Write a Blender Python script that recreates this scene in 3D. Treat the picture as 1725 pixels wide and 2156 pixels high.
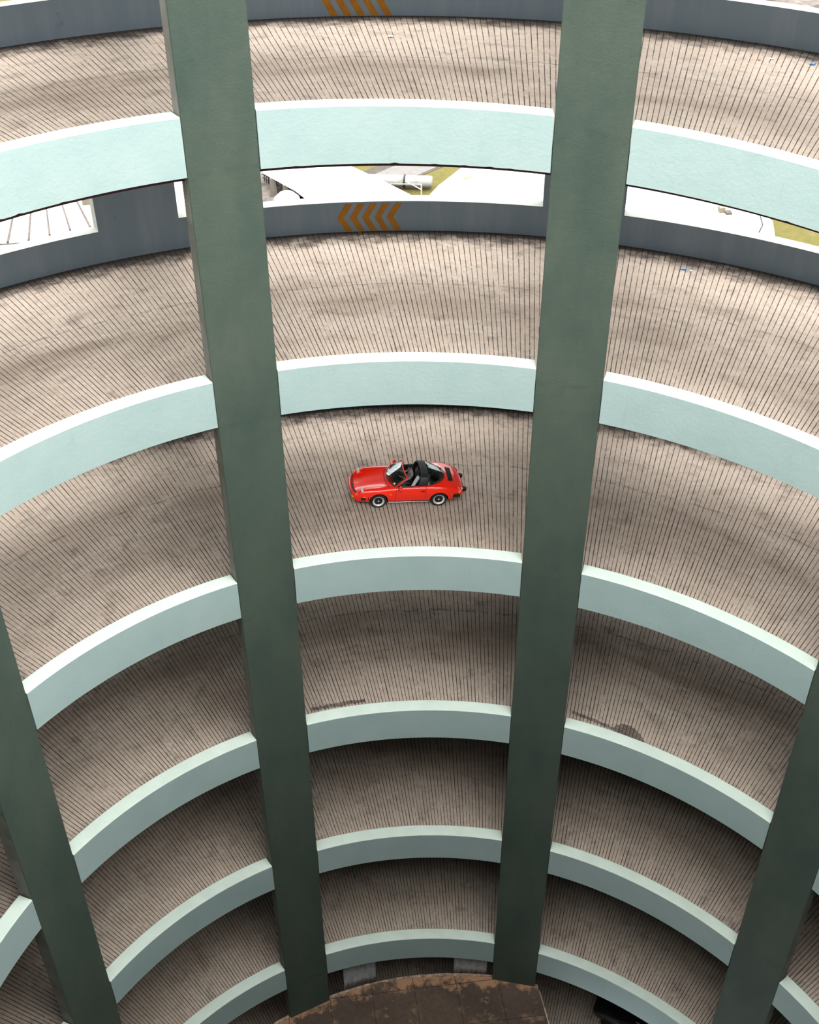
import bpy, bmesh, math, random
from math import sin, cos, pi, atan2, sqrt, radians
from mathutils import Vector, Matrix
random.seed(7)
sc = bpy.context.scene
for o in list(bpy.data.objects):
    bpy.data.objects.remove(o, do_unlink=True)
C = sc.collection

# ------------------------------------------------------------------ camera
cam_d = bpy.data.cameras.new('camera'); cam = bpy.data.objects.new('camera', cam_d); C.objects.link(cam)
F_PX, CX, CY, PITCH, ROLL = 2547.62, 671.24, 939.28, -0.650767, -0.061022
cam_d.sensor_fit = 'AUTO'; cam_d.sensor_width = 36.0; cam_d.lens = F_PX/2156*36.0
cam_d.shift_x = (862.5-CX)/2156; cam_d.shift_y = (CY-1078)/2156
cam_d.clip_end = 1500
fw = Vector((0, cos(PITCH), sin(PITCH))); up = Vector((0, -sin(PITCH), cos(PITCH))); rt = Vector((1, 0, 0))
rt2 = cos(ROLL)*rt+sin(ROLL)*up; up2 = -sin(ROLL)*rt+cos(ROLL)*up
cam.matrix_world = Matrix(((rt2.x, up2.x, -fw.x, -3.903), (rt2.y, up2.y, -fw.y, -14.882), (rt2.z, up2.z, -fw.z, 0.0), (0, 0, 0, 1)))
sc.camera = cam

# ------------------------------------------------------------------ daylight: overcast sky, veiled sun high up
W = bpy.data.worlds.new('sky'); sc.world = W; W.use_nodes = True
nt = W.node_tree; nt.nodes.clear()
tc = nt.nodes.new('ShaderNodeTexCoord'); sx = nt.nodes.new('ShaderNodeSeparateXYZ')
rp = nt.nodes.new('ShaderNodeValToRGB'); bg = nt.nodes.new('ShaderNodeBackground'); wo = nt.nodes.new('ShaderNodeOutputWorld')
rp.color_ramp.elements[0].position = 0.0; rp.color_ramp.elements[0].color = (.36, .375, .39, 1)
rp.color_ramp.elements[1].position = 1.0; rp.color_ramp.elements[1].color = (1.0, 1.0, .985, 1)
nt.links.new(tc.outputs['Generated'], sx.inputs[0]); nt.links.new(sx.outputs['Z'], rp.inputs[0])
nt.links.new(rp.outputs[0], bg.inputs[0]); nt.links.new(bg.outputs[0], wo.inputs[0])
bg.inputs['Strength'].default_value = 3.3
sun_d = bpy.data.lights.new('sun', 'SUN'); sun = bpy.data.objects.new('sun', sun_d); C.objects.link(sun)
sun_d.energy = 13.0; sun_d.angle = radians(125); sun_d.color = (1, .985, .95)
sun.rotation_euler = (radians(-4), radians(3), 0); sun.location = (0, 0, 60)
sc.view_settings.view_transform = 'Standard'; sc.view_settings.look = 'None'
sc.view_settings.exposure = 0.45; sc.view_settings.gamma = 1.0; sc.view_settings.use_curve_mapping = False

# ------------------------------------------------------------------ the ramp's measures (metres)
RI, TH, BH, RO = 15.872, .508, 1.626, 26.224
Z0, PT, SL, HF = -12.430, 8.028, 1.747, .902
PM = PT/(2*SL)
COLA = [1.02624 + i*pi/5 for i in (0,)]
A2 = 0.38350
COLS = [A2 + pi/5, A2, A2 - pi/5, A2 - 2*pi/5]           # the four in view
ALL = [A2 + pi/5 - i*pi/5 for i in range(10)]
CW, CD = 2.019, .55
ZB = -56.07
LEVELS = range(-1, 7)
HEAD = {-1: 6.6, 0: 6.6, 1: 6.2, 2: 4.2, 3: 2.3, 4: 1.25, 5: 1.22, 6: 1.22}      # opening heads above each turn's floor; lower turns closed down to cut side light
def wrap(a): return (a+pi) % (2*pi) - pi
def ptop(k, ph):
    ph = wrap(ph); return Z0-k*PT+SL*max(-PM, min(PM, ph))
def P(r, ph, z): return (-r*sin(ph), r*cos(ph), z)

# ------------------------------------------------------------------ node helpers
class N:
    def __init__(s, name, rough=.85, spec=.3):
        s.m = bpy.data.materials.new(name); s.m.use_nodes = True; s.t = s.m.node_tree
        s.b = s.t.nodes['Principled BSDF']; s.b.inputs['Roughness'].default_value = rough
        s.b.inputs['Specular IOR Level'].default_value = spec
    def n(s, typ, **kw):
        x = s.t.nodes.new(typ)
        for k, v in kw.items(): setattr(x, k, v)
        return x
    def put(s, sock, v):
        if hasattr(v, 'is_output') or isinstance(v, bpy.types.NodeSocket): s.t.links.new(v, sock)
        elif isinstance(v, (tuple, list)): sock.default_value = (*v, 1) if len(v) == 3 and sock.type == 'RGBA' else v
        else: sock.default_value = v
    def math(s, op, a, b=0.0, c=0.0, clamp=False):
        x = s.n('ShaderNodeMath', operation=op, use_clamp=clamp)
        s.put(x.inputs[0], a); s.put(x.inputs[1], b); s.put(x.inputs[2], c); return x.outputs[0]
    def pos(s): return s.n('ShaderNodeTexCoord').outputs['Object']
    def xyz(s, v):
        x = s.n('ShaderNodeSeparateXYZ'); s.t.links.new(v, x.inputs[0]); return x.outputs
    def vec(s, a, b, c):
        x = s.n('ShaderNodeCombineXYZ'); s.put(x.inputs[0], a); s.put(x.inputs[1], b); s.put(x.inputs[2], c); return x.outputs[0]
    def noise(s, v, scale, detail=4, rough=.55, dist=0.):
        x = s.n('ShaderNodeTexNoise'); s.t.links.new(v, x.inputs['Vector'])
        x.inputs['Scale'].default_value = scale; x.inputs['Detail'].default_value = detail
        x.inputs['Roughness'].default_value = rough; x.inputs['Distortion'].default_value = dist; return x.outputs[0]
    def rng(s, v, a, b, c=0., d=1., smooth=False):
        x = s.n('ShaderNodeMapRange'); x.interpolation_type = 'SMOOTHSTEP' if smooth else 'LINEAR'
        s.put(x.inputs[0], v); s.put(x.inputs[1], a); s.put(x.inputs[2], b); s.put(x.inputs[3], c); s.put(x.inputs[4], d); return x.outputs[0]
    def mix(s, f, a, b):
        x = s.n('ShaderNodeMix', data_type='RGBA'); s.put(x.inputs[0], f); s.put(x.inputs[6], a); s.put(x.inputs[7], b); return x.outputs[2]
    def bump(s, h, strength=.3, dist=.02):
        x = s.n('ShaderNodeBump'); x.inputs['Strength'].default_value = strength; x.inputs['Distance'].default_value = dist
        s.put(x.inputs['Height'], h); s.t.links.new(x.outputs[0], s.b.inputs['Normal'])
    def dim(s, c, f):
        x = s.n('ShaderNodeVectorMath', operation='SCALE'); s.put(x.inputs[0], c); x.inputs['Scale'].default_value = f; return x.outputs[0]
    def col(s, v): s.put(s.b.inputs['Base Color'], v); return s
def plain(name, c, rough=.6, spec=.4, metal=0., coat=0.):
    x = N(name, rough, spec); x.col(c); x.b.inputs['Metallic'].default_value = metal
    if coat: x.b.inputs['Coat Weight'].default_value = coat; x.b.inputs['Coat Roughness'].default_value = .04
    return x.m
def speckled(name, c1, c2, scale=3., rough=.85, bump=.25, bscale=30, lo=.35, hi=.65):
    x = N(name, rough); p = x.pos(); f = x.rng(x.noise(p, scale, 6), lo, hi)
    x.col(x.mix(f, c1, c2)); x.bump(x.noise(p, bscale, 4), bump, .01); return x.m

# ------------------------------------------------------------------ materials
def deck_material():
    x = N('grooved_concrete', .9, .2); p = x.pos(); X, Y, Z = x.xyz(p)
    ph = x.math('ARCTAN2', x.math('MULTIPLY', X, -1), Y)
    r = x.math('SQRT', x.math('ADD', x.math('MULTIPLY', X, X), x.math('MULTIPLY', Y, Y)))
    lev = x.math('ROUND', x.math('MULTIPLY', x.math('SUBTRACT', x.math('MULTIPLY', ph, SL), Z), 1/PT))
    lz = x.math('MULTIPLY', lev, 13.7)
    # 785 saw-cut grooves to the turn
    u = x.math('MULTIPLY', ph, 785/(2*pi))
    wob = x.math('MULTIPLY', x.math('SUBTRACT', x.noise(x.vec(x.math('MULTIPLY', ph, 90), x.math('MULTIPLY', r, .45), lz), 1., 3), .5), .20)
    u = x.math('ADD', u, wob)
    d = x.math('ABSOLUTE', x.math('SUBTRACT', x.math('FRACT', u), .5))                       # 0 in the middle of a groove
    dm = x.math('MULTIPLY', d, x.math('MULTIPLY', r, 2*pi/785))                             # metres from the groove
    cid = x.math('FLOOR', u)
    wn = x.noise(x.vec(x.math('MULTIPLY', cid, 3.17), x.math('MULTIPLY', r, .55), lz), 1., 3, .7)
    wid = x.rng(wn, .28, .74, .004, .017)
    line = x.rng(dm, wid, x.math('ADD', wid, .004), 1., 0.)
    br = x.noise(x.vec(x.math('MULTIPLY', ph, 45), x.math('MULTIPLY', r, .8), x.math('ADD', lz, 5)), 1., 5, .7)
    line = x.math('MULTIPLY', line, x.rng(br, .34, .44, .12, .95))
    # concrete: mottling, tyre bands, grime along the outer kerb
    pol = x.vec(x.math('MULTIPLY', ph, 26), x.math('MULTIPLY', r, 1.5), lz)
    fine = x.noise(p, 6., 8, .7); mid = x.noise(p, .9, 5, .6)
    c = x.mix(x.rng(fine, .28, .68), (.47, .385, .315), (.73, .62, .53))
    spk = x.noise(p, 22., 6, .8); c = x.mix(x.rng(spk, .56, .70, 0, .5), c, (.22, .18, .155))
    c = x.mix(x.rng(mid, .35, .7, 0, .55), c, (.54, .43, .34))
    band = x.noise(x.vec(x.math('MULTIPLY', ph, 3.2), x.math('MULTIPLY', r, .55), lz), 1., 4, .6, .4)
    lane = x.math('SUBTRACT', 1., x.math('ABSOLUTE', x.math('DIVIDE', x.math('SUBTRACT', r, 21.), 4.2)), clamp=True)
    c = x.mix(x.math('MULTIPLY', x.rng(band, .40, .66), x.math('MULTIPLY', lane, .85)), c, (.31, .235, .18))
    blot = x.noise(pol, .8, 7, .75)
    c = x.mix(x.rng(blot, .53, .70, 0, .62), c, (.17, .145, .125))
    # two thin arcs of old seam lines
    seam = x.math('ADD', r, x.math('MULTIPLY', x.noise(x.vec(x.math('MULTIPLY', ph, 14), 0., lz), 1., 3), .5))
    s1 = x.rng(x.math('ABSOLUTE', x.math('SUBTRACT', seam, 22.45)), .0, .07, .75, 0.)
    c = x.mix(x.math('MULTIPLY', s1, x.rng(x.noise(pol, 3., 4), .42, .6)), c, (.14, .115, .10))
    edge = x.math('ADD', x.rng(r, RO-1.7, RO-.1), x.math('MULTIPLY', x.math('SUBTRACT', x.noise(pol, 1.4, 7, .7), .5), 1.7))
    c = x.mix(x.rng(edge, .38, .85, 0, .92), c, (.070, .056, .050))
    c = x.mix(x.math('MULTIPLY', line, .96), c, (.028, .022, .020))
    x.col(x.dim(c, 0.60))
    h = x.math('SUBTRACT', x.math('MULTIPLY', fine, .3), line)
    x.bump(h, .6, .012)
    return x.m
M = {}
M['deck'] = deck_material()
def parapet_material():
    x = N('mint_paint', .8, .3); p = x.pos(); X, Y, Z = x.xyz(p)
    ph = x.math('ARCTAN2', x.math('MULTIPLY', X, -1), Y)
    s = x.noise(x.vec(x.math('MULTIPLY', ph, 40), x.math('MULTIPLY', Z, .25), 0.), 1., 5, .7)
    big = x.noise(p, .7, 4)
    c = x.mix(x.rng(big, .3, .7), (.435, .575, .56), (.485, .62, .602))
    c = x.mix(x.rng(s, .60, .80, 0, .35), c, (.33, .43, .42))
    x.col(x.dim(c, 0.57)); x.bump(x.math('ADD', x.noise(p, 9, 6, .65), x.math('MULTIPLY', x.noise(p, 2.2, 3), .8)), .35, .03)
    return x.m
M['mint'] = parapet_material()
M['cap'] = speckled('mint_painted_toplight', (.40, .475, .425), (.44, .515, .465), 1.5, bump=.1)  # mint lightened on parapet tops: light from above painted into the colour
def column_material():
    x = N('dark_green_paint', .75, .3); p = x.pos(); X, Y, Z = x.xyz(p)
    big = x.noise(x.vec(X, Y, x.math('MULTIPLY', Z, .45)), .55, 6, .65)
    c = x.mix(x.rng(big, .25, .75), (.040, .066, .053), (.080, .104, .078))
    # casting joints: dark smudges at every storey
    jz = x.math('FRACT', x.math('DIVIDE', x.math('ADD', Z, x.math('MULTIPLY', x.noise(p, .8, 4), 1.3)), PT))
    j = x.rng(x.math('ABSOLUTE', x.math('SUBTRACT', jz, .42)), 0., .025, .4, 0.)
    c = x.mix(x.math('MULTIPLY', j, x.rng(x.noise(p, 2.5, 4), .4, .7)), c, (.03, .045, .038))
    x.col(x.dim(c, 0.72)); x.bump(x.math('ADD', x.noise(p, 14, 6, .7), x.math('MULTIPLY', x.noise(p, 2.5, 4), 1.2)), .45, .03)
    return x.m
M['green'] = column_material()
M['colside'] = speckled('bare_grey_render', (.12, .12, .10), (.19, .19, .165), 1.2)
def wall_material():
    x = N('blue_grey_paint', .8, .3); p = x.pos(); X, Y, Z = x.xyz(p)
    ph = x.math('ARCTAN2', x.math('MULTIPLY', X, -1), Y)
    s = x.noise(x.vec(x.math('MULTIPLY', ph, 30), x.math('MULTIPLY', Z, .12), 0.), 1., 6, .7)
    c = x.mix(x.rng(s, .45, .8), (.275, .345, .405), (.37, .425, .48))
    sm = x.noise(x.vec(x.math('MULTIPLY', ph, 22), Z, 3.), 1.3, 5)
    c = x.mix(x.rng(sm, .68, .8, 0, .5), c, (.10, .11, .12))
    x.col(x.dim(c, 0.7)); x.bump(x.noise(p, 12, 5), .2, .02); return x.m
M['wall'] = wall_material()
M['sill'] = speckled('pale_sill_paint', (.21, .225, .20), (.25, .265, .24), 2.)
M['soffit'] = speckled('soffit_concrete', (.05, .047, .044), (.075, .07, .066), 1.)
M['maroon'] = plain('maroon_paint', (.045, .006, .009), .7)
M['orange'] = speckled('orange_paint', (.42, .17, .015), (.35, .135, .014), 4.)
def slab_material():
    x = N('stained_slab', .85, .25); p = x.pos()
    mp = x.n('ShaderNodeMapping'); x.t.links.new(p, mp.inputs[0]); mp.inputs['Rotation'].default_value = (0, 0, radians(-3.4))
    X, Y, Z = x.xyz(mp.outputs[0])
    gx = x.math('ABSOLUTE', x.math('SUBTRACT', x.math('FRACT', x.math('DIVIDE', x.math('ADD', X, -.0), 2.03)), .5))
    gy = x.math('ABSOLUTE', x.math('SUBTRACT', x.math('FRACT', x.math('DIVIDE', x.math('ADD', Y, .58), 2.0)), .5))
    tile = x.math('MINIMUM', x.math('SUBTRACT', .5, gx), x.math('SUBTRACT', .5, gy))
    j = x.rng(tile, .004, .011, 1., 0.)
    n1 = x.noise(p, .9, 8, .72); n2 = x.noise(p, 5, 8, .75)
    XX, YY, ZZ = x.xyz(p); rr = x.math('SQRT', x.math('ADD', x.math('MULTIPLY', XX, XX), x.math('MULTIPLY', YY, YY)))
    rim = x.math('ADD', x.rng(rr, 14.9, 15.9, 0., .24), n1)
    ed = x.math('ADD', x.rng(tile, .0, .30, .10, 0.), n1)
    c = x.mix(x.rng(n2, .3, .7), (.070, .047, .034), (.115, .080, .058))
    c = x.mix(x.rng(x.noise(p, .45, 5), .40, .66, 0, .7), c, (.040, .029, .023))
    c = x.mix(x.rng(ed, .60, .70, 0, .75), c, (.19, .125, .08))
    c = x.mix(x.rng(rim, .62, .72), c, (.36, .205, .115))
    c = x.mix(x.rng(x.noise(p, 16, 3, .5), .74, .78), c, (.6, .55, .5))
    c = x.mix(x.math('MULTIPLY', j, .9), c, (.02, .015, .012))
    x.col(x.dim(c, 0.6)); x.bump(n2, .4, .02); return x.m
M['slab'] = slab_material()
M['kerb'] = speckled('broken_kerb_concrete', (.30, .225, .17), (.11, .08, .06), 4.)
def sheet_material():
    x = N('corrugated_grey', .6, .4); p = x.pos()
    c = x.mix(x.rng(x.noise(p, 4, 6), .35, .7), (.62, .63, .64), (.46, .465, .47))
    c = x.mix(x.rng(x.noise(p, 9, 5), .66, .74, 0, .8), c, (.06, .05, .045)); x.col(c); return x.m
M['sheet'] = sheet_material()
def grass_material():
    x = N('dry_grass', .95, .1); p = x.pos()
    c = x.mix(x.rng(x.noise(p, 1.6, 8, .7), .3, .7), (.085, .078, .020), (.125, .108, .034))
    c = x.mix(x.rng(x.noise(p, .35, 6, .7), .60, .72, 0, .8), c, (.16, .12, .09))
    x.col(x.dim(c, 0.62)); x.bump(x.noise(p, 12, 5), .5, .1); return x.m
M['grass'] = grass_material()
M['road'] = speckled('grey_asphalt', (.070, .066, .063), (.088, .082, .078), 2.)
M['verge'] = speckled('brown_verge', (.022, .017, .013), (.04, .031, .024), 1.5)
M['pad'] = speckled('sandy_concrete', (.045, .038, .033), (.10, .086, .075), .8, lo=.4, hi=.6)
M['roof'] = speckled('white_roof', (.34, .345, .345), (.38, .38, .375), .6)
M['seam'] = speckled('roof_seam', (.035, .026, .022), (.07, .054, .047), 2.)  # dark seam colour holds dirt and painted-in shadow together
M['pipe'] = speckled('white_pipe', (.20, .20, .19), (.10, .085, .07), 1.3, lo=.55, hi=.8)
M['beige'] = speckled('beige_paint', (.12, .098, .072), (.14, .115, .085), 2.)
M['dark'] = plain('dark_rubber', (.012, .012, .013), .8, .3)
M['pier'] = speckled('pier_concrete', (.105, .092, .08), (.13, .115, .10), 2.)

# ------------------------------------------------------------------ mesh helpers
def link(name, bm, mats, parent=None, smooth=False, recalc=True):
    me = bpy.data.meshes.new(name)
    if recalc: bmesh.ops.recalc_face_normals(bm, faces=bm.faces)
    bm.to_mesh(me); bm.free()
    for m in (mats if isinstance(mats, (list, tuple)) else [mats]): me.materials.append(m)
    if smooth:
        for p in me.polygons: p.use_smooth = True
    o = bpy.data.objects.new(name, me); C.objects.link(o)
    if parent: o.parent = parent
    return o
def tag(o, label, cat, group=None):
    o['label'] = label; o['category'] = cat
    if group: o['group'] = group
    return o
def struct(o): o['kind'] = 'structure'; return o
def empty(name, loc=(0, 0, 0), rot=(0, 0, 0)):
    o = bpy.data.objects.new(name, None); C.objects.link(o); o.location = loc; o.rotation_euler = rot
    o.empty_display_size = .3; return o
def arc_solid(bm, r0, r1, zt, zb, a0, a1, step=radians(1.), nr=1, mi=(0, 0, 0, 0, 0), close=False):
    """annular sector; zt/zb functions of phi; mi = material of top, bottom, inner, outer, ends.  Hidden behind nothing: a closed solid"""
    n = max(1, int(math.ceil(abs(a1-a0)/step)))
    rows = []
    for i in range(n+1):
        ph = a0+(a1-a0)*i/n
        ra = r0(ph) if callable(r0) else r0; rb = r1(ph) if callable(r1) else r1
        t = [bm.verts.new(P(ra+(rb-ra)*j/nr, ph, zt(ph))) for j in range(nr+1)]
        b = [bm.verts.new(P(ra+(rb-ra)*j/nr, ph, zb(ph))) for j in range(nr+1)]
        rows.append((t, b))
    def f(vs, m):
        fc = bm.faces.new(vs); fc.material_index = m
    for i in range(n):
        (t0, b0), (t1, b1) = rows[i], rows[i+1]
        for j in range(nr):
            f((t0[j], t0[j+1], t1[j+1], t1[j]), mi[0]); f((b0[j], b1[j], b1[j+1], b0[j+1]), mi[1])
        f((t0[0], t1[0], b1[0], b0[0]), mi[2]); f((t0[nr], b0[nr], b1[nr], t1[nr]), mi[3])
    for t, b in (rows[0], rows[-1]):
        for j in range(nr): f((t[j], b[j], b[j+1], t[j+1]), mi[4])
def box(bm, x0, x1, y0, y1, z0, z1, mi=0, mat=None):
    vs = [bm.verts.new((x, y, z)) for x in (x0, x1) for y in (y0, y1) for z in (z0, z1)]
    if mat is not None:
        for v in vs: v.co = mat @ v.co
    for q in ((0, 1, 3, 2), (4, 6, 7, 5), (0, 4, 5, 1), (2, 3, 7, 6), (0, 2, 6, 4), (1, 5, 7, 3)):
        bm.faces.new([vs[i] for i in q]).material_index = mi
def prism(bm, pts, z0, z1, mi=0):
    a = [bm.verts.new((x, y, z0)) for x, y in pts]; b = [bm.verts.new((x, y, z1)) for x, y in pts]
    bm.faces.new(a).material_index = mi; bm.faces.new(b).material_index = mi
    for i in range(len(pts)):
        j = (i+1) % len(pts); bm.faces.new((a[i], a[j], b[j], b[i])).material_index = mi
def tube(bm, pts, r, seg=8, cap=True, mi=0, closed=False):
    pts = [Vector(p) for p in pts]; n = len(pts); rings = []
    rr = r if isinstance(r, (list, tuple)) else [r]*n
    prev = None
    for i, p in enumerate(pts):
        if closed: d = pts[(i+1) % n]-pts[i-1]
        else: d = pts[min(i+1, n-1)]-pts[max(i-1, 0)]
        d.normalize()
        if prev is None:
            a = d.cross(Vector((0, 0, 1)))
            if a.length < .1: a = d.cross(Vector((0, 1, 0)))
        else: a = prev-d*prev.dot(d)
        a.normalize(); prev = a; b = d.cross(a)
        rings.append([bm.verts.new(p+rr[i]*(cos(2*pi*k/seg)*a+sin(2*pi*k/seg)*b)) for k in range(seg)])
    m = n if closed else n-1
    for i in range(m):
        A, B = rings[i], rings[(i+1) % n]
        for k in range(seg): bm.faces.new((A[k], A[(k+1) % seg], B[(k+1) % seg], B[k])).material_index = mi
    if cap and not closed:
        bm.faces.new(rings[0]).material_index = mi; bm.faces.new(rings[-1]).material_index = mi
def lathe(bm, prof, axis='Y', c=(0, 0, 0), seg=32, mi=0, caps=True):
    """prof = [(radius, offset along axis)]"""
    rings = []
    for r, h in prof:
        ring = []
        for k in range(seg):
            a = 2*pi*k/seg; u, v = r*cos(a), r*sin(a)
            co = (u, h, v) if axis == 'Y' else ((h, u, v) if axis == 'X' else (u, v, h))
            ring.append(bm.verts.new(Vector(co)+Vector(c)))
        rings.append(ring)
    for A, B in zip(rings, rings[1:]):
        for k in range(seg): bm.faces.new((A[k], A[(k+1) % seg], B[(k+1) % seg], B[k])).material_index = mi
    if not caps: return
    if prof[0][0] > 1e-4: bm.faces.new(rings[0]).material_index = mi
    if prof[-1][0] > 1e-4: bm.faces.new(rings[-1]).material_index = mi

# ------------------------------------------------------------------ ramp decks
fl = lambda k: (lambda ph: ptop(k, ph)-HF)
for k in LEVELS:
    bm = bmesh.new(); z = fl(k)
    lo, hi = (-pi, pi)
    if k == -1: hi = pi+ (pi-PM)
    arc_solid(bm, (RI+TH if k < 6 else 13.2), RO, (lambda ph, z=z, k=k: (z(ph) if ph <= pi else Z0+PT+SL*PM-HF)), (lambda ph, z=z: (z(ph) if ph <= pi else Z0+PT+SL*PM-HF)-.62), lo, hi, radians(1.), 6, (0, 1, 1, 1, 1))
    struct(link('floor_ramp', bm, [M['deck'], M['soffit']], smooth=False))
# ------------------------------------------------------------------ outer wall of each turn, piers between its openings
for k in LEVELS:
    z = fl(k); bm = bmesh.new()
    arc_solid(bm, RO, RO+.5, (lambda ph: z(ph)+1.215), (lambda ph: z(ph)-.62), -pi, pi, radians(1.), 1, (1, 1, 0, 1, 1))
    struct(link('wall_outer', bm, [M['wall'], M['sill']]))
    if k > -1:
        bm = bmesh.new()
        arc_solid(bm, RO, RO+.5, (lambda ph: ptop(k-1, ph)-HF-.62), (lambda ph: z(ph)+HEAD[k]), -pi, pi, radians(1.5), 1, (1, 1, 0, 1, 1))
        struct(link('wall_lintel_lightblock', bm, [M['wall'], M['sill']]))  # unseen; on the lower turns it reaches down to block side light
    for a in ALL:
        bm = bmesh.new(); hw = .0564
        zt = (lambda ph, z=z, k=k: z(ph)+HEAD[k])
        def zz(ph): return zt(ph)
        arc_solid(bm, RO, RO+.5, zz, (lambda ph: z(ph)+1.215), a-hw, a+hw, radians(1.), 1, (1, 1, 0, 1, 1))
        struct(link('wall_pier', bm, [M['wall'], M['sill']]))
# maroon drip edge under the slab of the topmost turn in view
bm = bmesh.new()
arc_solid(bm, RI+.28, RI+.50, (lambda ph: ptop(0, ph)-BH+.3), (lambda ph: ptop(0, ph)-BH-.19), -1.2, 1.2, radians(1.5))
struct(link('trim_soffit_edge', bm, M['maroon']))

# ------------------------------------------------------------------ inner parapets, one length between each pair of columns
TIER = {-1: 'above the photo', 0: 'topmost', 1: 'second from the top', 2: 'third from the top', 3: 'fourth from the top', 4: 'fifth from the top', 5: 'sixth and lowest', 6: 'basement'}
def parapet(k, i, label, group=None):
    aR, aL = ALL[(i+1) % 10], ALL[i]                # from column i+1 up to column i
    if aR > aL: aR -= 2*pi
    e0 = math.asin(CW/2/RI); n = 20
    bm = bmesh.new(); a0, a1 = aR+e0+.0006, aL-e0-.0006
    rnd = random.Random(k*31+i)
    jag = [0.0]*200
    if k == 0:
        jag = [(rnd.uniform(.01, .03) if rnd.random() < .12 else 0.) for _ in range(200)]
    cnt = max(1, int(math.ceil((a1-a0)/radians(.5))))
    rows = []
    for q in range(cnt+1):
        ph = a0+(a1-a0)*q/cnt; zt = ptop(k, ph); zb = zt-BH
        e = math.asin(CW/2/(RI+TH))-e0              # the ends follow the column's flat flanks
        t = (q/cnt*2-1); sh = -e*(-1 if t > 0 else 1)*(abs(t)**12)
        ph2 = ph+sh
        c = .02
        rows.append([bm.verts.new(v) for v in (P(RI, ph, zt-c), P(RI+c, ph, zt), P(RI+TH-c, ph2, zt), P(RI+TH, ph2, zt-c), P(RI+TH, ph2, zb), P(RI, ph, zb+jag[q % 200]))])
    for A, B in zip(rows, rows[1:]):
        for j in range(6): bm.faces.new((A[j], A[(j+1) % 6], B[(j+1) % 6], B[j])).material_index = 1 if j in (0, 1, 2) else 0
    bm.faces.new(rows[0]); bm.faces.new(rows[-1])
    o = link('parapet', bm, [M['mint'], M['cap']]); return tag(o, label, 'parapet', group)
BAY = {0: ('in the bay ahead of the car, past the long column', 'A'), 1: ('in the car\'s own bay between the two long columns', 'B'), 2: ('in the bay behind the car, past the long column', 'C'),
       9: ('in the lower left corner of the photo', 'Z'), 3: ('in the lower right corner of the photo', 'D')}
SEEN = {(k, 1) for k in range(6)} | {(k, 0) for k in range(6)} | {(k, 2) for k in range(6)} | {(3, 9), (4, 9), (4, 3), (3, 3)}
for k in LEVELS:
    for i in range(10):
        if k == 6: continue
        if (k, i) in SEEN:
            tier = {0: 'topmost tier', 1: 'second tier down', 2: 'third tier down', 3: 'fourth tier down', 4: 'fifth tier down', 5: 'lowest tier'}[k]
            lab = {0: 'curved mint parapet, %s, ahead of the car beyond the column', 1: 'curved mint parapet, %s, between the two long central columns',
                   2: 'curved mint parapet, %s, behind the car beyond the column', 9: 'short end of mint parapet in the lower left corner, %s', 3: 'short end of mint parapet at the lower right edge, %s'}[i] % tier
            parapet(k, i, lab)
        else:
            parapet(k, i, 'mint parapet of the spiral ramp standing outside the view', 'parapets around the unseen part of the shaft')

# ------------------------------------------------------------------ the ten columns
CL = {0: 'nearly black column slanting through the lower left corner', 1: 'long green column standing ahead of the red car\'s nose',
      2: 'long green column standing behind the red car\'s tail', 3: 'nearly black column slanting through the lower right corner'}
for i, a in enumerate(ALL):
    er = Vector((-sin(a), cos(a), 0)); el = Vector((-cos(a), -sin(a), 0)); bm = bmesh.new()
    top = ptop(-1, a)+.12; b = .025; rc = 15.854
    bot = ZB if i in (0, 1, 2, 9, 8, 7) else ptop(6, a)-HF-.3
    prof = [(-CW/2, rc+b), (-CW/2+b, rc), (CW/2-b, rc), (CW/2, rc+b), (CW/2, rc+CD), (-CW/2, rc+CD)]
    nz = 60; rows = []
    for q in range(nz+1):
        zq = bot+(top-bot)*q/nz
        rows.append([bm.verts.new(er*v+el*u+Vector((0, 0, zq))) for u, v in prof])
    for A, B in zip(rows, rows[1:]):
        for j in range(6):
            fc = bm.faces.new((A[j], A[(j+1) % 6], B[(j+1) % 6], B[j])); fc.material_index = 1 if j in (3, 4, 5) else 0
    bm.faces.new(rows[0]).material_index = 1; bm.faces.new(rows[-1])
    o = link('column', bm, [M['green'], M['colside']])
    if i in CL: tag(o, CL[i], 'column')
    else: tag(o, 'green column on the side of the shaft outside the view', 'column', 'columns outside the view')

# ------------------------------------------------------------------ slab at the foot of the shaft
bm = bmesh.new(); R_S = 16.02
xe = lambda y: 5.08-(y-14.)*.085
pts = []
yr = sqrt(R_S**2-5.0**2)
phr = -atan2(xe(15.2), 15.2)
th0 = -math.asin(4.98/R_S); n = 90
for q in range(n+1):
    ph = th0+(pi*1.15-th0)*q/n; pts.append((-R_S*sin(ph), R_S*cos(ph)))
pts += [(xe(-13.), -13.0)]
prism(bm, pts, ZB-.35, ZB)
struct(link('floor_shaft_base', bm, M['slab']))
bm = bmesh.new()
rk = random.Random(3)
segs = []
for (ph0, ph1) in ((th0+.07, A2-.066), (A2+.066, A2+pi/5-.066)):
    ph = ph0
    while ph < ph1-.01:
        p2 = min(ph1, ph+rk.uniform(.02, .05)); h = rk.uniform(.01, .04); w = rk.uniform(.0, .08)
        arc_solid(bm, R_S-w, R_S+.06, (lambda x, h=h: ZB+h), (lambda x: ZB-.3), ph, p2-.001, radians(1)); ph = p2
y = 14.9
while y > 8:
    y2 = y-rk.uniform(.5, 1.1); w = rk.uniform(.0, .04)
    x0, x1 = xe(y), xe(y2)
    vs = [(x0-w, y), (x0+.05, y), (x1+.05, y2), (x1-w, y2)]; prism(bm, vs, ZB-.3, ZB+rk.uniform(.02, .05)); y = y2
struct(link('trim_slab_kerb', bm, M['kerb']))
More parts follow.
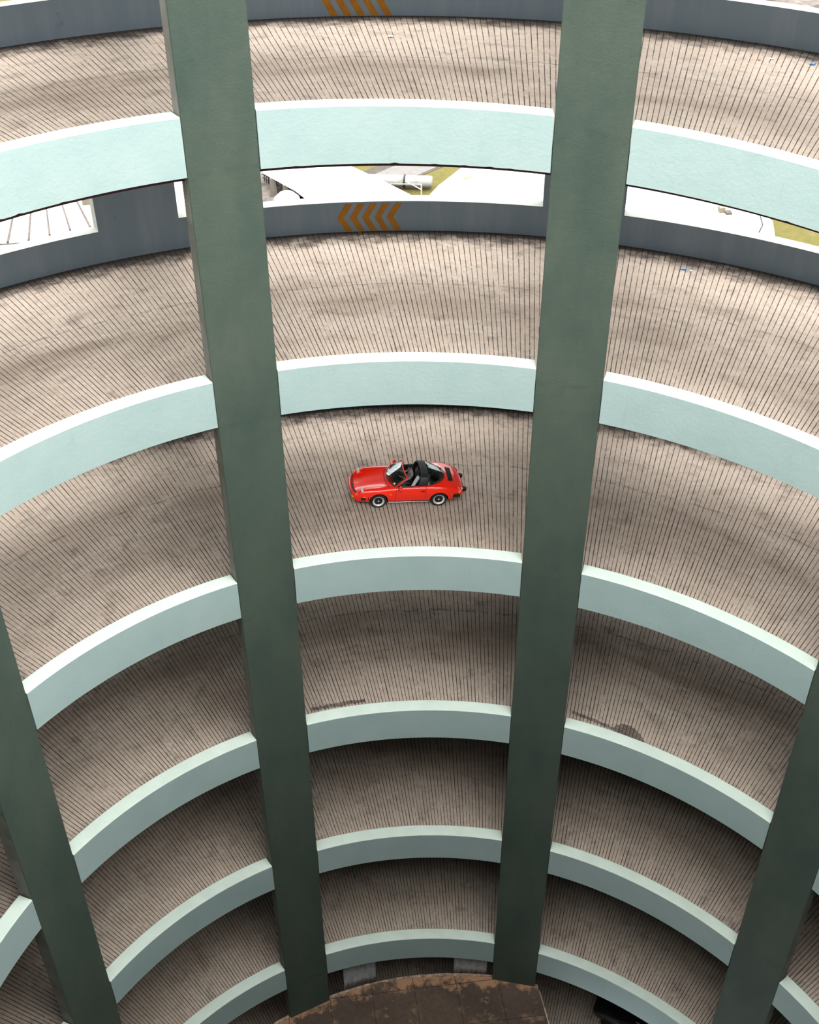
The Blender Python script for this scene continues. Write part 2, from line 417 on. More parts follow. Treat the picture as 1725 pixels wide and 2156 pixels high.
# corrugated sheets closing the gap under the lowest parapet
def sheet(a0, a1, rb, rt_, z1, label, name='corrugated_sheet'):
    bm = bmesh.new(); n = int((a1-a0)*16.1/.022); rows = []
    for q in range(n+1):
        ph = a0+(a1-a0)*q/n; w = .030*sin(q*.022/.115*2*pi*.5)
        if q % 10 == 0: pass
        row = []
        for s in range(5):
            t = s/4; zz = ZB+.01+(z1-ZB)*t; r = rb+(rt_-rb)*t+w+(.012 if s > 2 else 0)
            row.append(bm.verts.new(P(r, ph, zz)))
        rows.append(row)
    for A, B in zip(rows, rows[1:]):
        for j in range(4): bm.faces.new((A[j], B[j], B[j+1], A[j+1]))
    bmesh.ops.solidify(bm, geom=bm.faces[:], thickness=.004)
    return tag(link(name, bm, M['sheet'], smooth=True), label, 'corrugated sheet')
sheet(.168, .268, 16.10, 16.17, -53.93, 'grey corrugated sheet with dark bolt spots under the lowest parapet')
sheet(-.164, -.066, 16.10, 16.17, -54.50, 'cleaner grey corrugated sheet beside the foot of the column behind the car')

# ------------------------------------------------------------------ chevrons painted on the outer wall
def chevron(k, tip, label, group):
    bm = bmesh.new(); z = fl(k); w = .25; r = RO-.012
    zs = [.02, .58, 1.14]; off = [-.31, 0., -.33]
    n = 6
    def pt(s, zz, rr): ph = s/RO; return P(rr, ph, z(ph)+zz)
    for a, b in ((0, 1), (1, 2)):
        rows = []
        for q in range(n+1):
            t = q/n; zz = zs[a]+(zs[b]-zs[a])*t; s0 = tip+off[a]+(off[b]-off[a])*t
            rows.append([bm.verts.new(pt(s0, zz, r)), bm.verts.new(pt(s0-w, zz, r)), bm.verts.new(pt(s0-w, zz, RO-.002)), bm.verts.new(pt(s0, zz, RO-.002))])
        for A, B in zip(rows, rows[1:]):
            for j in range(4): bm.faces.new((A[j], A[(j+1) % 4], B[(j+1) % 4], B[j]))
        bm.faces.new(rows[0]); bm.faces.new(rows[-1])
    tag(link('chevron_marking', bm, M['orange']), label, 'painted chevron', group)
ORD = ['first', 'second', 'third', 'fourth', 'fifth']
for i in range(5):
    chevron(1, 2.70-i*.464, '%s orange chevron from the pointing end, on the grey wall two ramps above the car' % ORD[i] if False else '%s of five whole orange chevrons on grey wall, counted from the pointing end' % ORD[i], 'orange chevrons on the wall under the openings')
for i in range(5):
    chevron(0, 2.93-i*.455, '%s of five orange chevrons cut by the photo\'s top edge, from the pointing end' % ORD[i], 'orange chevrons on the topmost wall')

# ------------------------------------------------------------------ outside, seen through the openings
bm = bmesh.new()
ng = 64; RG = 27.2
ring = [bm.verts.new(P(RG, 2*pi*i/ng, -56)) for i in range(ng)]
far = [bm.verts.new(P(420, 2*pi*i/ng, -56)) for i in range(ng)]
mid_ = [bm.verts.new(P(120, 2*pi*i/ng, -56)) for i in range(ng)]
for A, B in ((ring, mid_), (mid_, far)):
    for i in range(ng): bm.faces.new((A[i], A[(i+1) % ng], B[(i+1) % ng], B[i]))
struct(link('ground', bm, M['grass']))
def flat(name, pts, z0, z1, mat, kind=True):
    bm = bmesh.new(); prism(bm, pts, z0, z1); o = link(name, bm, mat)
    return struct(o) if kind else o
d = Vector((.79, .61)); nn = Vector((-.61, .79))
def strip(name, c, w0, w1, mat, z, t0=-70, t1=150):
    c = Vector(c); q = [c+d*t0+nn*w0, c+d*t1+nn*w0, c+d*t1+nn*w1, c+d*t0+nn*w1]
    return flat(name, [tuple(v) for v in q], -56.05, z, mat)
strip('road', (7.0, 106.7), -1.9, 1.6, M['road'], -55.97)
strip('verge', (7.0, 106.7), 1.6, 3.0, M['verge'], -55.96)
strip('verge', (7.0, 106.7), -2.35, -1.9, M['verge'], -55.96)
flat('yard', [(-40, 62), (-2.6, 62), (-2.6, 100.5), (-3.2, 112), (-40, 112)], -56.05, -55.96, M['pad'])

# canopy on tapered piers
e = empty('canopy', (0, 100, -56))
def part(name, bm, mat, parent, **kw):
    o = link(name, bm, mat, None, **kw); o.parent = parent; o.matrix_parent_inverse = Matrix.Translation(-Vector(parent.location)); return o
bm = bmesh.new()
prism(bm, [(-8.9, 105.4), (-4.7, 99.4), (-1.0, 92), (2, 90), (4.5, 95), (6.9, 96.4), (4.7, 99.6), (1.4, 104.0), (-1, 109), (-6, 110)], -54.15, -53.9)
part('roof', bm, M['roof'], e)
for px_, py_ in ((-7.0, 103.0), (-5.7, 101.2)):
    bm = bmesh.new(); vs = []
    for (h, z) in ((.42, -56), (.26, -54.15)):
        vs.append([bm.verts.new((px_+sx_*h, py_+sy_*h, z)) for sx_, sy_ in ((-1, -1), (1, -1), (1, 1), (-1, 1))])
    for j in range(4): bm.faces.new((vs[0][j], vs[0][(j+1) % 4], vs[1][(j+1) % 4], vs[1][j]))
    bm.faces.new(vs[0]); bm.faces.new(vs[1]); part('pier', bm, M['pier'], e)
tag(e, 'low white canopy roof on tapered piers beyond the wall with whole chevrons', 'canopy')
# round tank beside it
bm = bmesh.new(); lathe(bm, [(1.45, -56), (1.5, -54.6), (1.3, -53.7), (.8, -53.2), (.0001, -53.05)], 'Z', (-5.6, 97.0, 0), 32)
o = tag(link('tank', bm, M['pipe'], smooth=True), 'round white tank tucked beside the white canopy roof', 'tank')
# big pipe with a dark joint
e = empty('pipe', (5.6, 102.6, -56))
bm = bmesh.new(); a_, b_ = Vector((2.0, 103.5, -55.2)), Vector((9.6, 101.9, -55.2)); dd = (b_-a_)
pr_ = [a_, a_+dd*.02, a_+dd*.60, b_-dd*.02, b_]; tube(bm, pr_, [.55, .62, .62, .62, .55], 24); part('pipe_barrel', bm, M['pipe'], e, smooth=True)
bm = bmesh.new(); m_ = a_+dd*.63; tube(bm, [m_-dd*.012, m_+dd*.012], .68, 24); part('pipe_joint', bm, M['dark'], e)
for t in (.2, .85):
    bm = bmesh.new(); q = a_+dd*t; box(bm, q.x-.12, q.x+.12, q.y-.4, q.y+.4, -56, -55.6); part('pipe_support', bm, M['pier'], e)
tag(e, 'large white pipe with a dark joint lying on the grass beside the road', 'pipe')
e = empty('support_frame', (8.0, 101, -56)); bm = bmesh.new()
tube(bm, [(8.3, 100.2, -56), (8.3, 100.2, -54.6)], .07, 8); tube(bm, [(8.3, 100.2, -55.2), (6.8, 101.6, -54.8)], .06, 8); tube(bm, [(8.3, 100.2, -54.6), (5.2, 102.0, -55.2)], .05, 8)
o = part('pole', bm, M['roof'], e); tag(e, 'thin white Y shaped support frame on the grass patch by the white pipe', 'support frame')
# clutter in the dark yard corner
bm = bmesh.new()
for q in range(7):
    x_, y_ = -8.0+q*.22, 106.2-q*.35; tube(bm, [(x_, y_, -56), (x_+.05, y_, -54.9+.1*(q % 2))], .05, 6)
tube(bm, [(-8.2, 106.4, -55.2), (-6.4, 104.0, -55.2)], .05, 6); tube(bm, [(-8.2, 106.4, -55.6), (-6.4, 104.0, -55.6)], .05, 6)
tag(link('railing', bm, M['dark']), 'dark railing in the yard under the white canopy roof', 'railing')
# ribbed roof
e = empty('ribbed_roof', (-27, 84, -56)); bm = bmesh.new()
prism(bm, [(-40, 79.4), (-27.8, 79.4), (-25.0, 81.2), (-20.6, 81.2), (-20.0, 92), (-24, 97), (-42, 97)], -48.3, -48.0)
part('roof', bm, M['roof'], e)
for (x0, y0, x1, y1) in ((-30.1, 86.5, -29.6, 79.7), (-28.7, 87.2, -27.8, 79.8), (-27.5, 87.8, -26.1, 80.6), (-26.3, 88.4, -24.4, 81.3), (-25.2, 89, -22.7, 81.7), (-31.8, 86, -31.3, 79.6), (-33.5, 86, -33.0, 79.6)):
    bm = bmesh.new(); ln = sqrt((x1-x0)**2+(y1-y0)**2)
    ux, uy = (x1-x0)/ln, (y1-y0)/ln; w0, w1 = .05, .09
    prism(bm, [(x0-uy*w0, y0+ux*w0), (x1-uy*w1, y1+ux*w1), (x1+uy*w1, y1-ux*w1), (x0+uy*w0, y0-ux*w0)], -48.02, -47.86); part('seam_rib', bm, M['seam'], e)
bm = bmesh.new(); box(bm, -40, -27.9, 79.42, 79.56, -48.02, -47.93); part('gutter', bm, M['seam'], e)
bm = bmesh.new(); box(bm, -39, -21, 82, 96, -56, -48.3); part('wall', bm, M['beige'], e)
bm = bmesh.new(); box(bm, -23.9, -23.0, 86.2, 87.2, -48, -47.4); part('roof_box', bm, M['beige'], e)
tag(e, 'white roof with brown seam ribs outside the opening ahead of the long column', 'roof')
e = tag(flat('white_roof', [(-19.5, 92), (-15.2, 88), (-12.6, 92), (-14.6, 101.5), (-17.4, 108), (-22, 104)], -54.2, -53.9, M['roof'], False), 'white roof sliver between the grey wall pier and the long column', 'roof')
# big white hall roof
e = empty('hall', (20, 84, -56)); bm = bmesh.new()
hall = [(6.2, 82), (8.3, 85.8), (10.8, 89.2), (13.5, 92.5), (20, 96), (33.5, 80.5), (34.4, 76.4), (33.8, 74.2), (31, 70), (12, 76)]
prism(bm, hall, -48.4, -48.0); part('roof', bm, M['roof'], e)
hw_ = [(x*.97+.6, y*.985+1.0) for x, y in hall]
bm = bmesh.new(); prism(bm, hw_, -56, -48.4); part('wall', bm, M['roof'], e)
bm = bmesh.new(); box(bm, 31.15, 31.6, 77.2, 77.8, -48, -47.55); part('roof_hatch', bm, M['beige'], e)
bm = bmesh.new(); box(bm, 31.6, 32.1, 76.8, 77.4, -48, -47.85); part('roof_hatch_opening', bm, M['seam'], e)
bm = bmesh.new(); box(bm, 10.7, 11.6, 86.8, 87.5, -48, -47.96); part('skylight', bm, M['beige'], e)
bm = bmesh.new(); tube(bm, [(34.25, 78.4, -47.98), (34.32, 76.4, -47.98), (33.95, 74.6, -47.98), (33.0, 73.0, -47.98)], .05, 6); part('gutter', bm, M['dark'], e)
tag(e, 'big white hall roof filling the openings beyond the whole chevrons', 'hall')
flat('kerb_path', [(41.0, 92.5), (41.4, 90), (40.6, 87), (39, 84), (37, 84), (38, 92)], -56.05, -55.9, M['sill'])
flat('yard', [(49, 158), (62, 168), (78, 158), (60, 146)], -56.05, -55.93, M['pad'])
o = tag(flat('white_roof', [(40, 148), (56, 160), (66, 158.5), (59.0, 149.5), (50, 144)], -55.0, -54.6, M['roof'], False), 'white roof edge peeking over the grey wall in the top right corner', 'roof')
#CAR
# ------------------------------------------------------------------ the red open car on the third turn
M['red'] = plain('red_car_paint', (.80, .017, .004), .28, .4, 0, .45)
M['blk'] = plain('black_trim', (.010, .010, .011), .55, .4)
M['tyre'] = plain('tyre_rubber', (.013, .013, .014), .85, .25)
M['chrome'] = plain('polished_rim', (.62, .61, .58), .35, .5, .25)
M['leather'] = plain('black_leather', (.012, .012, .014), .5, .4)
M['lens'] = plain('headlamp_lens', (.50, .52, .53), .25, .6, 0, .4)
M['amber'] = plain('amber_lens', (.85, .33, .02), .25, .5)
M['rlens'] = plain('red_lens', (.45, .01, .01), .25, .5)
M['gold'] = plain('gold_badge', (.80, .62, .22), .35, .5, .6)
M['skin'] = plain('skin', (.36, .20, .13), .55, .35)
M['shirt'] = plain('grey_cotton', (.17, .18, .19), .9, .2)
M['jeans'] = plain('dark_trousers', (.025, .028, .04), .9, .2)
M['hair'] = plain('black_hair', (.008, .007, .007), .6, .3)
M['paper'] = plain('white_card', (.62, .64, .66), .6, .3)
M['sticker'] = plain('pale_sticker', (.75, .80, .70), .5, .3)
def glass_mat(name, tint, refl):
    m = bpy.data.materials.new(name); m.use_nodes = True; t = m.node_tree; t.nodes.clear()
    out = t.nodes.new('ShaderNodeOutputMaterial'); mx = t.nodes.new('ShaderNodeMixShader')
    tr = t.nodes.new('ShaderNodeBsdfTransparent'); gl = t.nodes.new('ShaderNodeBsdfGlossy'); fr = t.nodes.new('ShaderNodeFresnel')
    ma = t.nodes.new('ShaderNodeMath'); ma.operation = 'MULTIPLY_ADD'; ma.inputs[1].default_value = 1.0; ma.inputs[2].default_value = refl; ma.use_clamp = True
    tr.inputs[0].default_value = (*tint, 1); gl.inputs[0].default_value = (.93, .98, .96, 1); gl.inputs['Roughness'].default_value = .09
    fr.inputs[0].default_value = 1.5
    t.links.new(fr.outputs[0], ma.inputs[0]); t.links.new(ma.outputs[0], mx.inputs[0]); t.links.new(tr.outputs[0], mx.inputs[1]); t.links.new(gl.outputs[0], mx.inputs[2]); t.links.new(mx.outputs[0], out.inputs[0])
    return m
M['glass'] = glass_mat('car_glass', (.62, .74, .70), .28)
M['glass2'] = glass_mat('rear_glass', (.40, .52, .50), .20)

cphi = atan2(.755, 20.41); cgz = ptop(2, cphi)-HF
tx = Vector((-cos(cphi), -sin(cphi), SL/20.42)).normalized(); ty = Vector((0, 0, 1)).cross(tx).normalized(); tz = tx.cross(ty)
yaw = Matrix.Rotation(radians(1.3), 3, Vector((0, 0, 1))); tx = (yaw @ tx).normalized(); ty = (yaw @ ty).normalized()
CARM = Matrix(((tx.x, ty.x, tz.x, -.755), (tx.y, ty.y, tz.y, 20.335), (tx.z, ty.z, tz.z, cgz+.004), (0, 0, 0, 1)))
car = empty('convertible_car'); car.matrix_world = CARM
tag(car, 'small red open-top sports car with black roll bar driving up the grooved ramp', 'car')

def lerp_table(T, x):
    T = sorted(T)
    if x <= T[0][0]: return T[0][1]
    for (a, u), (b, v) in zip(T, T[1:]):
        if x <= b:
            t = (x-a)/(b-a); t = t*t*(3-2*t)*.5+t*.5; return u+(v-u)*t
    return T[-1][1]
TW = [(2.07, .60), (2.0, .70), (1.86, .765), (1.6, .79), (1.136, .825), (.8, .795), (.3, .785), (-.4, .79), (-.8, .815), (-1.136, .845), (-1.5, .835), (-1.8, .79), (-1.97, .72), (-2.08, .60)]
TB = [(2.07, .30), (1.9, .22), (1.4, .19), (0, .18), (-1.4, .20), (-1.9, .28), (-2.08, .36)]
TS = [(2.07, .50), (2.0, .57), (1.88, .70), (1.76, .765), (1.5, .80), (1.136, .825), (.7, .845), (.2, .87), (-.4, .885), (-.9, .90), (-1.25, .905), (-1.6, .85), (-1.85, .76), (-2.02, .62), (-2.08, .52)]
TC = [(2.07, .47), (1.98, .53), (1.80, .60), (1.5, .69), (1.136, .755), (.85, .80), (.62, .84), (.2, .86), (-.4, .87), (-.9, .89), (-1.2, .935), (-1.45, .925), (-1.7, .86), (-1.9, .76), (-2.03, .64), (-2.08, .52)]
def half(x):
    w, zb, zs, zc = (lerp_table(T, x) for T in (TW, TB, TS, TC))
    dip = max(0, min(1, (x-.9)/.7)); zi = zs*(.55-.35*dip)+zc*(.45+.35*dip)
    return [(0, zb), (.70*w, zb), (.96*w, zb+.035), (w, zb+(zs-zb)*.38), (w*.995, zb+(zs-zb)*.68), (w*.955, zs-.065), (w*.86, zs-.008), (w*.74, zs), (w*.58, zi), (w*.30, zc), (0, zc+.008)]
xs = [2.07, 2.04, 1.98, 1.90, 1.80, 1.68, 1.5, 1.3, 1.136, .95, .75, .55, .3, 0, -.3, -.6, -.85, -1.0, -1.136, -1.3, -1.45, -1.6, -1.75, -1.87, -1.97, -2.04, -2.08]
bm = bmesh.new(); rows = []
for x in xs:
    h = half(x); loop = h+[(-y, z) for y, z in h[-2:0:-1]]
    rows.append([bm.verts.new((x, y, z)) for y, z in loop])
n = len(rows[0])
for A, B in zip(rows, rows[1:]):
    for j in range(n): bm.faces.new((A[j], A[(j+1) % n], B[(j+1) % n], B[j]))
bm.faces.new(rows[0]); bm.faces.new(rows[-1])
body = link('body', bm, [M['red'], M['blk']], smooth=True)
cut = bmesh.new()
for ax in (1.136, -1.136):
    for s in (-1, 1): lathe(cut, [(.355, s*.50), (.355, s*1.1)], 'Y', (ax, 0, .315), 40, 1)
def cprism(bm, pts, z0, z1, mi):
    prism(bm, pts, z0, z1, mi)
cprism(cut, [(.52, -.50), (.56, 0), (.52, .50), (.34, .625), (-.62, .635), (-.95, .56), (-1.18, .34), (-1.22, 0), (-1.18, -.34), (-.95, -.56), (-.62, -.635), (.34, -.625)], .30, 1.4, 1)
cutter = link('cutter', cut, [M['red'], M['blk']])
s1 = body.modifiers.new('s', 'SUBSURF'); s1.levels = s1.render_levels = 2
b1 = body.modifiers.new('b', 'BOOLEAN'); b1.object = cutter; b1.solver = 'EXACT'; b1.operation = 'DIFFERENCE'
try: b1.material_mode = 'INDEX'
except Exception: pass
bpy.context.view_layer.update()
dg = bpy.context.evaluated_depsgraph_get()
me = bpy.data.meshes.new_from_object(body.evaluated_get(dg)); body.modifiers.clear(); body.data = me
bpy.data.objects.remove(cutter, do_unlink=True)
body.parent = car
try: me.set_sharp_from_angle(angle=radians(35))
except Exception: pass
def cp(name, bm, mats, parent=car, smooth=False):
    return link(name, bm, mats, parent, smooth)
def ztop(x, y):                       # height of the body surface at (x, y)
    h = half(x)[6:]; y = abs(y)
    h = sorted(h)
    for (a, u), (b, v) in zip(h, h[1:]):
        if y <= b: return u+(v-u)*(y-a)/max(1e-6, b-a)
    return h[-1][1]
# wheels
for ax in (1.136, -1.136):
    for s in (1, -1):
        w = empty('wheel'); w.parent = car; w.location = (ax, s*.69, .302)
        bm = bmesh.new(); lathe(bm, [(.205, -.09), (.245, -.105), (.285, -.095), (.302, -.06), (.302, .06), (.285, .095), (.245, .105), (.205, .09), (.205, -.09)], 'Y', (0, 0, 0), 40, 0, False)
        bm.faces.ensure_lookup_table()
        cp('tyre', bm, M['tyre'], w, True)
        bm = bmesh.new(); lathe(bm, [(.130, s*.040), (.150, s*.052), (.200, s*.078), (.214, s*.100), (.222, s*.100), (.215, s*.07), (.20, -s*.09)], 'Y', (0, 0, 0), 40, 0, False); cp('rim', bm, M['chrome'], w, True)
        bm = bmesh.new(); lathe(bm, [(.158, s*.03), (.158, s*.061), (.05, s*.066), (.0001, s*.06)], 'Y', (0, 0, 0), 32)
        for q in range(5):
            a = 2*pi*q/5+.3; c0 = Vector((cos(a)*.04, s*.075, sin(a)*.04)); c1 = Vector((cos(a)*.138, s*.07, sin(a)*.165)); t = Vector((-sin(a), 0, cos(a)))
            vs = [c0+t*.022, c0-t*.022, c1-t*.036, c1+t*.036]
            A = [bm.verts.new(v) for v in vs]; B = [bm.verts.new(v-Vector((0, s*.03, 0))) for v in vs]
            bm.faces.new(A); bm.faces.new(B)
            for j in range(4): bm.faces.new((A[j], A[(j+1) % 4], B[(j+1) % 4], B[j]))
        cp('hub', bm, M['blk'], w)
        bm = bmesh.new(); lathe(bm, [(.03, s*.06), (.03, s*.085), (.0001, s*.088)], 'Y', (0, 0, 0), 16); cp('hub_cap', bm, M['chrome'], w)
# bumpers
def bumper(name, xf, sgn, zc_, ymax, parent_mat):
    bm = bmesh.new(); prof = [(-.05, -.105), (.02, -.115), (.055, -.07), (.062, .0), (.05, .055), (.01, .07), (-.05, .065)]
    rows = []
    for q in range(33):
        y = -ymax+2*ymax*q/32; x = xf(y); dx = (xf(y+.01)-xf(y-.01))/.02; nrm = Vector((1*sgn, -dx*sgn, 0)); nrm.normalize()
        rows.append([bm.verts.new(Vector((x, y, zc_))+nrm*a+Vector((0, 0, b))) for a, b in prof])
    for A, B in zip(rows, rows[1:]):
        for j in range(len(prof)): bm.faces.new((A[j], A[(j+1) % len(prof)], B[(j+1) % len(prof)], B[j]))
    bm.faces.new(rows[0]); bm.faces.new(rows[-1])
    return cp(name, bm, parent_mat, car, True)
fx = lambda y: 2.10-.10*(abs(y)/.78)**2-.42*(abs(y)/.78)**6
rx = lambda y: -2.06+.06*(abs(y)/.78)**2+.38*(abs(y)/.78)**6
fb = bumper('front_bumper', fx, 1, .475, .79, M['red'])
bm = bmesh.new(); tube(bm, [(fx(y)-.045, y, .574+.018*abs(y)) for y in [-.74+1.48*q/30 for q in range(31)]], .028, 8); cp('bumper_gasket', bm, M['blk'], fb, True)
bm = bmesh.new(); tube(bm, [(fx(y)+.058, y, .47) for y in [-.70+1.4*q/30 for q in range(31)]], .016, 8); cp('rubber_strip', bm, M['blk'], fb, True)
for s in (-1, 1):
    bm = bmesh.new(); box(bm, 1.52, 1.80, s*.805-.022, s*.805+.022, .42, .52); cp('bellows', bm, M['blk'], fb)
    bm = bmesh.new(); box(bm, 2.04, 2.112, s*.50-.085, s*.50+.085, .40, .44); cp('turn_signal', bm, M['amber'], fb)
rb = bumper('rear_bumper', rx, -1, .50, .79, M['red'])
bm = bmesh.new(); tube(bm, [(rx(y)-.055, y, .50) for y in [-.76+1.52*q/30 for q in range(31)]], .026, 8); cp('rubber_strip', bm, M['blk'], rb, True)
for s in (-1, 1):
    bm = bmesh.new(); tube(bm, [(-2.10, s*.40, .36), (-2.19, s*.40, .42), (-2.19, s*.40, .50), (-2.08, s*.40, .57)], [.03, .055, .055, .035], 12); cp('overrider', bm, M['blk'], rb, True)
    bm = bmesh.new(); box(bm, -1.90, -1.64, s*.82-.025, s*.82+.025, .44, .56); cp('bellows', bm, M['blk'], rb)
    # lamps
    bm = bmesh.new(); lathe(bm, [(.128, -.26), (.128, -.01), (.118, .012), (.0001, .03)], 'X', (0, 0, 0), 28)
    lm = cp('headlight', bm, [M['red']], car, True); lm.location = (1.765, s*.595, .69); lm.rotation_euler = (0, radians(-30), s*radians(4))
    bm = bmesh.new(); lathe(bm, [(.112, .010), (.110, .024), (.08, .042), (.0001, .054)], 'X', (0, 0, 0), 28); cp('lens', bm, M['lens'], lm, True)
    bm = bmesh.new(); lathe(bm, [(.124, .006), (.124, .020), (.111, .022), (.111, .008)], 'X', (0, 0, 0), 28); cp('lens_ring', bm, M['chrome'], lm, True)
    bm = bmesh.new()
    pts = [(-1.86, s*.765), (-1.95, s*.725), (-2.02, s*.65), (-2.055, s*.52)]
    for (x0, y0), (x1, y1) in zip(pts, pts[1:]):
        vs = [(x0, y0, .575), (x1, y1, .575), (x1, y1, .625), (x0, y0, .64)]
        A = [bm.verts.new(v) for v in vs]; B = [bm.verts.new((v[0]*.975, v[1]*.95, v[2])) for v in vs]
        bm.faces.new(A); bm.faces.new(B)
        for j in range(4): bm.faces.new((A[j], A[(j+1) % 4], B[(j+1) % 4], B[j]))
    bm.faces.ensure_lookup_table()
    for fc in bm.faces[6:]: fc.material_index = 1
    cp('tail_lamp', bm, [M['amber'], M['rlens']])
    bm = bmesh.new(); lathe(bm, [(.022, 0), (.022, .012), (.0001, .016)], 'Z', (0, 0, 0), 12); o = cp('side_marker', bm, M['amber']); o.location = (.70, s*.793, .62); o.rotation_euler = (-s*radians(90), 0, 0)
    # door: seams, handle, mirror, sill strip
    for x_ in (.50, -.62):
        bm = bmesh.new(); tube(bm, [(x_, s*(half(x_)[j][0]+.0015), half(x_)[j][1]) for j in (2, 3, 4, 5, 6)], .006, 6); cp('door_seam', bm, M['blk'], car, True)
    bm = bmesh.new(); tube(bm, [(-.42, s*.80, .735), (-.50, s*.815, .735), (-.56, s*.80, .735)], .016, 8); cp('door_handle', bm, M['blk'], car, True)
    bm = bmesh.new(); tube(bm, [(.76, s*.797, .262), (0, s*.793, .258), (-.76, s*.812, .262)], .016, 8); cp('sill_trim', bm, M['chrome'], car, True)
    bm = bmesh.new(); tube(bm, [(.42, s*.70, .85), (.36, s*.80, .89)], .018, 8)
    mi = cp('mirror_arm', bm, M['blk'], car, True)
    bm = bmesh.new(); bmesh.ops.create_uvsphere(bm, u_segments=16, v_segments=10, radius=.115)
    for v in bm.verts: v.co = Vector((v.co.x*.62, v.co.y*.9, v.co.z*.68)); v.co.x = max(v.co.x, -.028)
    o = cp('mirror', bm, M['red'], car, True); o.location = (.34, s*.835, .90); o.scale = (1.2, 1.2, 1.2)
    bm = bmesh.new(); box(bm, -.033, -.029, -.075, .075, -.055, .055); cp('mirror_glass', bm, M['blk'], o)
    # window rubber along the door top
    bm = bmesh.new(); tube(bm, [(x_, s*.652, .868+.012*(.4-x_)) for x_ in (.44, .2, 0, -.2, -.4, -.6)], .020, 6); cp('window_rail', bm, M['blk'], car, True)
    # raised side glass stub behind the windscreen pillar
    bm = bmesh.new(); q = [(.44, s*.665, .86), (.16, s*.665, .865), (.10, s*.58, 1.10), (.17, s*.575, 1.13)]
    A = [bm.verts.new(v) for v in q]; B = [bm.verts.new((v[0], v[1]-s*.006, v[2])) for v in q]; bm.faces.new(A); bm.faces.new(B)
    for j in range(4): bm.faces.new((A[j], A[(j+1) % 4], B[(j+1) % 4], B[j]))
    cp('quarter_light', bm, M['glass'])
# windscreen
def wbase(t): return Vector((.54+.24*(1-t*t), .67*t, .835+.02*(1-t*t)))
def wtop(t): return Vector((.08+.085*(1-t*t), .545*t, 1.185+.02*(1-t*t)))
N_ = 16
bm = bmesh.new(); fr_ = [wbase(-1+2*q/N_) for q in range(N_+1)]+[wtop(1-2*q/N_) for q in range(N_+1)]
tube(bm, fr_, .027, 8, closed=True); wf = cp('windscreen_frame', bm, M['red'], car, True)
bm = bmesh.new(); g_ = [p.lerp((wbase(0)+wtop(0))/2, .045)+Vector((.012, 0, .008)) for p in fr_]; tube(bm, g_, .016, 6, closed=True); cp('rubber_seal', bm, M['blk'], wf, True)
bm = bmesh.new(); G = [[bm.verts.new(wbase(-1+2*q/N_).lerp(wtop(-1+2*q/N_), r/6)+Vector((.03, 0, .025))*4*(r/6)*(1-r/6)*.5) for r in range(7)] for q in range(N_+1)]
for A, B in zip(G, G[1:]):
    for j in range(6): bm.faces.new((A[j], B[j], B[j+1], A[j+1]))
bmesh.ops.solidify(bm, geom=bm.faces[:], thickness=.005)
ws = cp('windscreen', bm, M['glass'], car, True)
for (t, h_, r_) in ((.80, .20, .034),):
    c_ = wbase(t).lerp(wtop(t), h_)+Vector((.022, 0, .012)); nrm = (wbase(t+.05)-wbase(t-.05)).cross(wtop(t)-wbase(t)).normalized()
    bm = bmesh.new(); lathe(bm, [(r_, 0), (r_, .004), (.0001, .004)], 'Z', (0, 0, 0), 20); o = cp('sticker', bm, M['sticker'], ws); o.location = c_; o.rotation_euler = nrm.to_track_quat('Z', 'Y').to_euler()
for yo in (.05, -.42):
    bm = bmesh.new(); tube(bm, [(.80, yo, .86), (.74, yo+.05, .895), (.64, yo+.36, .905)], [.012, .009, .006], 6); cp('wiper', bm, M['blk'], car, True)
bm = bmesh.new(); tube(bm, [(.86-.12*(t*t), .60*t, ztop(.80, .6*t)+.004) for t in [-1+q/8 for q in range(17)]], .012, 6); cp('cowl_vent', bm, M['blk'], car, True)
# roll bar
def hoop(t):
    a = abs(t); T = [(0, (0, 1.225)), (.35, (.33, 1.215)), (.55, (.50, 1.185)), (.7, (.565, 1.13)), (.85, (.63, 1.01)), (1, (.68, .855))]
    y = lerp_table([(u, v[0]) for u, v in T], a); z = lerp_table([(u, v[1]) for u, v in T], a); return (y if t > 0 else -y), z
bm = bmesh.new(); rows = []
for q in range(37):
    t = -1+2*q/36; y, z = hoop(t); y2, z2 = y*.93, z-.045 if abs(t) < .6 else z-.045*(1-(abs(t)-.6)/.4)
    xf_, xb_ = -.46+.12*abs(t)**2, -.73+.03*abs(t)**2
    rows.append([bm.verts.new(v) for v in ((xf_, y, z-.01), (xf_-.03, y, z), (xb_+.03, y, z), (xb_, y, z-.012), (xb_, y2, z2), (xf_, y2, z2))])
for A, B in zip(rows, rows[1:]):
    for j in range(6): bm.faces.new((A[j], A[(j+1) % 6], B[(j+1) % 6], B[j]))
bm.faces.new(rows[0]); bm.faces.new(rows[-1]); cp('roll_bar', bm, M['blk'], car, True)
# wraparound rear window
def rbase(t):
    a = abs(t); x = lerp_table([(0, -1.40), (.3, -1.36), (.5, -1.22), (.7, -1.02), (.85, -.86), (1, -.72)], a); y = lerp_table([(0, 0), (.3, .27), (.5, .44), (.7, .57), (.85, .63), (1, .665)], a)
    return Vector((x, y if t > 0 else -y, .955-.07*a))
bm = bmesh.new(); G = []
for q in range(33):
    t = -1+2*q/32; y, z = hoop(t); h0 = Vector((-.735+.03*abs(t)**2, y*.985, z-.02)); b0 = rbase(t)
    G.append([bm.verts.new(h0.lerp(b0, r/8)+Vector((-.03, 0, .055))*4*(r/8)*(1-r/8)*(1-abs(t)**3)*.55) for r in range(9)])
for A, B in zip(G, G[1:]):
    for j in range(8): bm.faces.new((A[j], B[j], B[j+1], A[j+1]))
bmesh.ops.solidify(bm, geom=bm.faces[:], thickness=.005); cp('rear_window', bm, M['glass2'], car, True)
